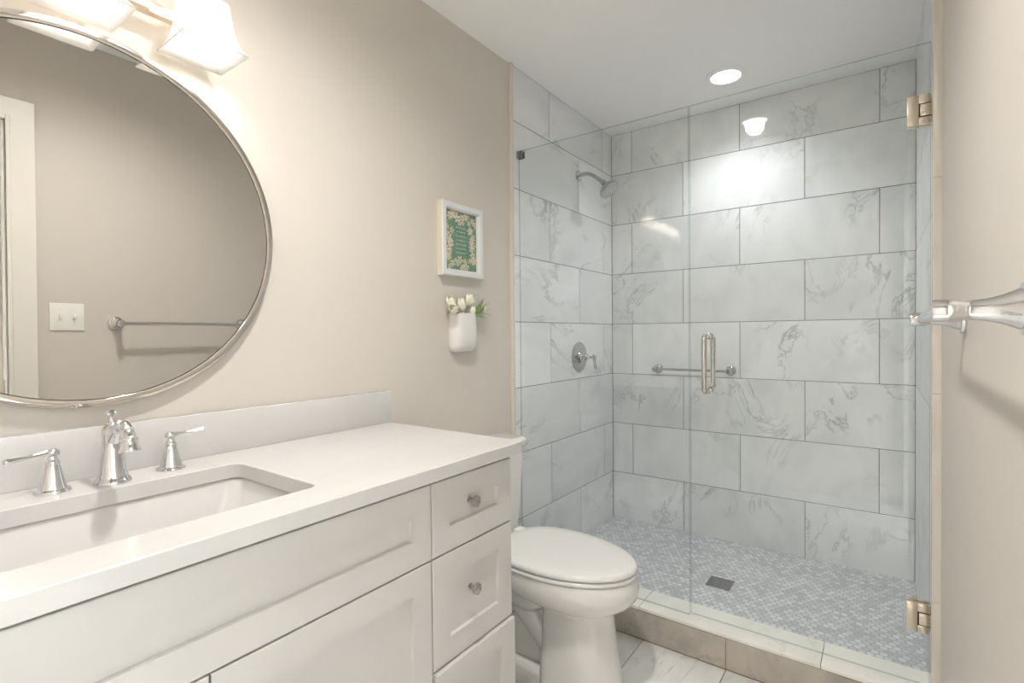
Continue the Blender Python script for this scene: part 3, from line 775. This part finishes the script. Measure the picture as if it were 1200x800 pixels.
def tulip(y, z, x, h, r, lean, label, base):
    t = thing('tulip', (x, y, z - h * 0.5), label, 'flower', 'white tulips in the wall vase')
    d = Vector(lean).normalized()
    c = Vector((x, y, z)) - d * h * 0.5
    bm = B()
    q = Vector((0, 0, 1)).rotation_difference(d)
    for k in range(6):
        a = 2 * PI * k / 6 + (0.3 if k % 2 else 0)
        rr = r * (1.0 if k % 2 else 0.9)
        n = 7; m = 4
        grid = []
        for i in range(n):
            tt = i / (n - 1)
            rad = rr * math.sin(PI * (0.12 + 0.70 * tt)) ** 0.8 if tt > 0 else rr * 0.2
            wd = rr * 0.85 * math.sin(PI * min(0.10 + 0.86 * tt, 0.97))
            row = []
            for j in range(m + 1):
                s = (j / m - 0.5) * 2
                loc = Vector((rad * (1 - 0.18 * s * s), wd * s, h * tt * (1 - 0.06 * s * s)))
                loc = Matrix.Rotation(a, 3, 'Z') @ loc
                row.append(bm.verts.new(c + q @ loc))
            grid.append(row)
        for i in range(n - 1):
            for j in range(m): bm.faces.new((grid[i][j], grid[i][j + 1], grid[i + 1][j + 1], grid[i + 1][j]))
    obj('blossom', bm, PETAL, t, angle=180)
    bm = B(); b = Vector(base)
    tube(bm, smooth_path([b, (b + c) / 2 + Vector((0.004, 0, 0.004)), c + d * 0.003], 5), 0.0022, 8); obj('stem', bm, STEM, t)
zt_ = VZ1
tulip(1.436, 1.328, 0.040, 0.046, 0.0185, (0.25, -0.45, 0.85), 'upper of the two white tulips leaning left out of the vase', (0.02, 1.505, 1.272))
tulip(1.438, 1.300, 0.052, 0.044, 0.0180, (0.4, -0.9, 0.35), 'lower white tulip drooping over the left rim of the vase', (0.022, 1.498, 1.268))
tulip(1.503, 1.319, 0.034, 0.056, 0.0170, (0.2, -0.12, 1), 'tall white tulip standing near the middle of the vase', (0.02, 1.512, 1.270))
tulip(1.560, 1.340, 0.028, 0.048, 0.0195, (0.15, 0.1, 1), 'topmost white tulip bud, highest of the bunch', (0.02, 1.525, 1.270))
tulip(1.562, 1.298, 0.042, 0.036, 0.0120, (0.3, 0.2, 0.9), 'small white tulip bud low at the front rim of the vase', (0.03, 1.535, 1.270))
tulip(1.648, 1.306, 0.030, 0.030, 0.0100, (0.1, 0.8, 0.5), 'small far right tulip bud among the grass blades', (0.018, 1.562, 1.272))
lv = thing('leaf_spray', (0.02, 1.57, 1.27), 'spray of green leaves and wispy grass at the right of the vase', 'foliage')
def blade(bm, base, tip, wd, sag=0.0):
    b, t = Vector(base), Vector(tip)
    d = t - b; sd = d.cross(Vector((1, 0, 0.2))).normalized()
    n = 8; prev = None
    for i in range(n + 1):
        s = i / n
        p = b + d * s + Vector((0.012 * math.sin(PI * s), 0, sag * math.sin(PI * s)))
        ww = wd * (math.sin(PI * (0.15 + 0.85 * s)) if i < n else 0.02)
        a1, a2 = bm.verts.new(p + sd * ww), bm.verts.new(p - sd * ww)
        if prev: bm.faces.new((prev[0], prev[1], a2, a1))
        prev = (a1, a2)
for tp, wd in (((0.035, 1.640, 1.352), 0.0095), ((0.03, 1.618, 1.335), 0.009), ((0.05, 1.630, 1.315), 0.009), ((0.03, 1.600, 1.322), 0.007), ((0.04, 1.650, 1.330), 0.006)):
    bm = B(); blade(bm, (0.02, 1.575, 1.268), tp, wd); obj('leaf', bm, LEAF, lv, angle=180)
bm = B()
for k in range(34):
    a = rnd.uniform(-0.5, 1.25); L_ = rnd.uniform(0.06, 0.12)
    blade(bm, (0.02, 1.575, 1.272), (0.02 + rnd.uniform(0, 0.05), 1.575 + math.cos(a) * L_, 1.272 + math.sin(a) * L_ * 0.8 + 0.005), 0.0011, 0.012)
for k in range(14):
    blade(bm, (0.02, 1.515 + rnd.uniform(-0.03, 0.03), 1.270), (0.03 + rnd.uniform(0, 0.02), 1.515 + rnd.uniform(-0.07, 0.06), 1.305 + rnd.uniform(-0.01, 0.02)), 0.0022, 0.0)
o = obj('grass_blades', bm, GRASSM, lv, angle=180); o['kind'] = 'stuff'

# ------------------------------------------------------------------ shower fittings
SHY, SHZ = 2.530, 2.079
sh = thing('shower_fixture', (0.0, SHY, SHZ), 'chrome shower head on a bent arm high on the left marble wall', 'shower head')
bm = B(); lathe(bm, [(0.030, 0.0), (0.030, 0.003), (0.026, 0.007), (0.014, 0.012), (0.011, 0.014)], (0.0005, SHY, SHZ), (1, 0, 0), 28); obj('wall_flange', bm, SHOWER_CHROME, sh)
bm = B()
tube(bm, smooth_path([(0.004, SHY, SHZ), (0.05, SHY, SHZ + 0.004), (0.09, SHY, SHZ - 0.012), (0.135, SHY, SHZ - 0.048), (0.150, SHY, SHZ - 0.060)], 6), 0.0105, 18); obj('arm', bm, SHOWER_CHROME, sh)
bm = B()
axh = Vector((0.62, 0.0, -0.78)).normalized(); hc = Vector((0.150, SHY, SHZ - 0.060))
lathe(bm, [(0.012, -0.008), (0.016, 0.0), (0.016, 0.010), (0.022, 0.020), (0.038, 0.034), (0.051, 0.044), (0.0555, 0.054), (0.0555, 0.064), (0.053, 0.067)], hc, axh, 36)
hd = obj('head', bm, SHOWER_CHROME, sh)
bm = B()
lathe(bm, [(0.052, 0.0665), (0.051, 0.0685), (0.030, 0.070), (0.001, 0.0705)], hc, axh, 36, False, True)
q = Vector((0, 0, 1)).rotation_difference(axh)
for rr, nn in ((0.012, 6), (0.024, 12), (0.036, 18), (0.046, 24)):
    for k in range(nn):
        a = 2 * PI * k / nn
        c = hc + axh * 0.0695 + q @ Vector((rr * math.cos(a), rr * math.sin(a), 0))
        lathe(bm, [(0.0019, 0.0), (0.0015, 0.003)], c, axh, 6, False, True, mat=1)
obj('spray_face', bm, [plain('spray_face_grey', (0.62, 0.63, 0.64), 0.3, 0.6), plain('nozzle_rubber', (0.16, 0.16, 0.17), 0.6)], hd)

VLY, VLZ = 2.524, 1.071
va = thing('shower_valve', (0.0, VLY, VLZ), 'round chrome shower valve with lever on the left marble wall', 'shower valve')
bm = B(); lathe(bm, [(0.084, 0.0), (0.084, 0.003), (0.080, 0.007), (0.060, 0.011), (0.030, 0.014)], (0.0005, VLY, VLZ), (1, 0, 0), 48); obj('escutcheon', bm, SHOWER_CHROME, va)
bm = B(); lathe(bm, [(0.026, 0.012), (0.027, 0.020), (0.024, 0.030), (0.020, 0.040), (0.021, 0.046), (0.013, 0.050), (0.007, 0.060), (0.006, 0.088), (0.011, 0.090), (0.012, 0.098), (0.008, 0.104)], (0.0, VLY, VLZ), (1, 0, 0), 28)
hb = obj('valve_hub', bm, SHOWER_CHROME, va)
bm = B(); tube(bm, [(0.095, VLY, VLZ + 0.014), (0.096, VLY, VLZ), (0.099, VLY, VLZ - 0.03), (0.103, VLY, VLZ - 0.058), (0.104, VLY, VLZ - 0.064)], [0.009, 0.0085, 0.0065, 0.0095, 0.006], 16); obj('lever', bm, SHOWER_CHROME, hb)

# bar with two posts on the back wall of the shower
gb = thing('grab_bar', (0.5, D, 1.0), 'short chrome bar on the back marble wall inside the shower', 'towel bar')
GZ = 0.990
for x in (0.296, 0.702):
    bm = B(); lathe(bm, [(0.027, 0.0), (0.027, 0.005), (0.020, 0.010), (0.013, 0.018), (0.011, 0.040), (0.016, 0.046), (0.018, 0.056), (0.016, 0.066), (0.009, 0.071)], (x, D - 0.0005, GZ), (0, -1, 0), 24); obj('post', bm, SHOWER_CHROME, gb)
bm = B(); tube(bm, [(0.291, D - 0.056, GZ), (0.707, D - 0.056, GZ)], 0.0075, 16); obj('bar', bm, SHOWER_CHROME, gb)

# square drain in the shower floor
dr = thing('shower_drain', (0.770, 2.440, ZF), 'dark square drain grate in the mosaic shower floor', 'drain')
bm = B()
h = 0.052
for (a, b) in (((-h, -h), (h, -h + 0.008)), ((-h, h - 0.008), (h, h)), ((-h, -h), (-h + 0.008, h)), ((h - 0.008, -h), (h, h))):
    box(bm, (0.770 + a[0], 2.440 + a[1], ZF), (0.770 + b[0], 2.440 + b[1], ZF + 0.003), 0.0006)
obj('rim', bm, DRAIN, dr)
bm = B()
for k in range(9):
    o_ = -h + 0.012 + k * 0.0102
    box(bm, (0.770 + o_ - 0.0028, 2.440 - h + 0.006, ZF + 0.0002), (0.770 + o_ + 0.0028, 2.440 + h - 0.006, ZF + 0.0022))
    box(bm, (0.770 - h + 0.006, 2.440 + o_ - 0.0028, ZF + 0.0002), (0.770 + h - 0.006, 2.440 + o_ + 0.0028, ZF + 0.0018))
obj('grate', bm, DRAIN, dr, smooth=False)

# glass: fixed panel and hinged door
GY0, GY1, GT, GB_ = 1.946, 1.954, 2.0503, CZ + 0.0015
GS = 0.7824
def pane(x0, x1, z0, z1, parent):
    bm = B(); box(bm, (x0, GY0, z0), (x1, GY1, z1), 0.0008, 1, 0)
    for f in bm.faces:
        f.normal_update()
        f.material_index = 0 if abs(f.normal.y) > 0.9 else 1
    return obj('pane', bm, [GLASS, GLASS_EDGE], parent, smooth=False)
fp = thing('glass_panel', (0.39, 1.95, CZ), 'fixed clear glass shower panel at the left, clipped to the marble wall', 'shower glass')
pane(0.004, GS - 0.001, CZ + 0.0005, GT, fp)
bm = B(); box(bm, (0.0, GY0 - 0.010, 2.014), (0.030, GY0 - 0.0002, 2.047), 0.002); box(bm, (0.0, GY1 + 0.0002, 2.014), (0.030, GY1 + 0.010, 2.047), 0.002); box(bm, (0.0, GY0 - 0.005, 2.014), (0.0035, GY1 + 0.005, 2.047), 0.0005)
obj('wall_clip', bm, CLIP, fp)
bm = B(); box(bm, (0.0, GY0 - 0.010, 0.22), (0.030, GY0 - 0.0002, 0.257), 0.002); box(bm, (0.0, GY1 + 0.0002, 0.22), (0.030, GY1 + 0.010, 0.257), 0.002); box(bm, (0.0, GY0 - 0.005, 0.22), (0.0035, GY1 + 0.005, 0.257), 0.0005)
obj('wall_clip', bm, CLIP, fp)
sd = thing('shower_door', (1.13, 1.95, CZ), 'hinged clear glass shower door with pull handle at the right', 'shower door')
pane(GS + 0.003, 1.487, CZ + 0.008, GT, sd)
for z0 in (1.808, 0.298):
    bm = B()
    z1 = z0 + 0.088
    xl, xr = 1.431, 1.487
    for ya, yb in ((GY0 - 0.0125, GY0 - 0.0002), (GY1 + 0.0002, GY1 + 0.0125)):
        # plate with a notch where the knuckle sits
        box(bm, (xl, ya, z0), (1.458, yb, z1), 0.0012)
        box(bm, (1.458, ya, z1 - 0.026), (xr, yb, z1), 0.0012)
        box(bm, (1.458, ya, z0), (xr, yb, z0 + 0.022), 0.0012)
        box(bm, (1.4585, ya + 0.003, z0 + 0.022), (xr, yb - 0.003, z1 - 0.026), 0, 1, 1)
        box(bm, (1.4615, ya - 0.0008 if ya < GY0 else ya, z0 + 0.0245), (xr + 0.003, yb if ya < GY0 else yb + 0.0008, z1 - 0.0285), 0.001)
    box(bm, (1.489, GY0 - 0.022, z0 + 0.004), (W_SH - 0.0002, GY1 + 0.022, z1 - 0.004), 0.001)
    obj('hinge', bm, [NICKEL, BLACK], sd)
bm = B()
HX, HZ0, HZ1 = 0.852, 0.986, 1.188
for s, ys in ((-1, GY0), (1, GY1)):
    d = s * 0.056
    path = [(HX, ys + s * 0.0005, HZ1)]
    for k in range(7):
        a = PI / 2 * k / 6
        path.append((HX, ys + d - s * 0.02 + s * 0.02 * math.sin(a), HZ1 - 0.02 + 0.02 * math.cos(a)))
    for k in range(7):
        a = PI / 2 * k / 6
        path.append((HX, ys + d - s * 0.02 + s * 0.02 * math.cos(a), HZ0 + 0.02 - 0.02 * math.sin(a)))
    path.append((HX, ys + s * 0.0005, HZ0))
    tube(bm, path, 0.0095, 20)
    for z in (HZ0, HZ1): lathe(bm, [(0.0125, 0.0004), (0.0125, 0.003), (0.010, 0.004)], (HX, ys, z), (0, s, 0), 20)
obj('pull_handle', bm, HANDLE_METAL, sd)

# ------------------------------------------------------------------ right wall: towel bar and switch
tb = thing('towel_bar', (XR, 1.105, 1.222), 'polished chrome towel bar with flared posts on the right beige wall', 'towel bar')
TZ, TX = 1.2245, XR - 0.0755
for y in (0.822, 1.388):
    bm = B(); lathe(bm, [(0.031, 0.0), (0.0315, 0.004), (0.030, 0.008), (0.026, 0.009)], (XR, y, TZ), (-1, 0, 0), 32); fl = obj('flange', bm, CHROME, tb)
    bm = B(); lathe(bm, [(0.025, 0.007), (0.0235, 0.012), (0.0175, 0.024), (0.0135, 0.038), (0.0118, 0.054), (0.0120, 0.060), (0.0135, 0.063), (0.0140, 0.068), (0.0140, 0.086), (0.0132, 0.0885), (0.0100, 0.0892), (0.0005, 0.0892)], (XR, y, TZ), (-1, 0, 0), 32); obj('post', bm, CHROME, tb)
bm = B(); tube(bm, [(TX, 0.815, TZ), (TX, 1.395, TZ)], 0.0085, 20); obj('bar', bm, CHROME, tb)

sw = thing('light_switch', (XR, 0.651, 1.19), 'white double light switch plate beside the door casing seen in the mirror', 'light switch')
bm = B(); box(bm, (XR - 0.006, 0.593, 1.192), (XR, 0.709, 1.308), 0.0025); pl = obj('cover_plate', bm, PLASTIC, sw)
for y in (0.628, 0.674):
    bm = B(); box(bm, (XR - 0.014, y - 0.0045, 1.243), (XR - 0.005, y + 0.0045, 1.262), 0.0015); obj('toggle', bm, PLASTIC, sw)
    for z in (1.220, 1.280):
        bm = B(); lathe(bm, [(0.003, 0.0), (0.003, 0.0012)], (XR - 0.006, y, z), (-1, 0, 0), 10)
        obj('screw', bm, PLASTIC, pl)
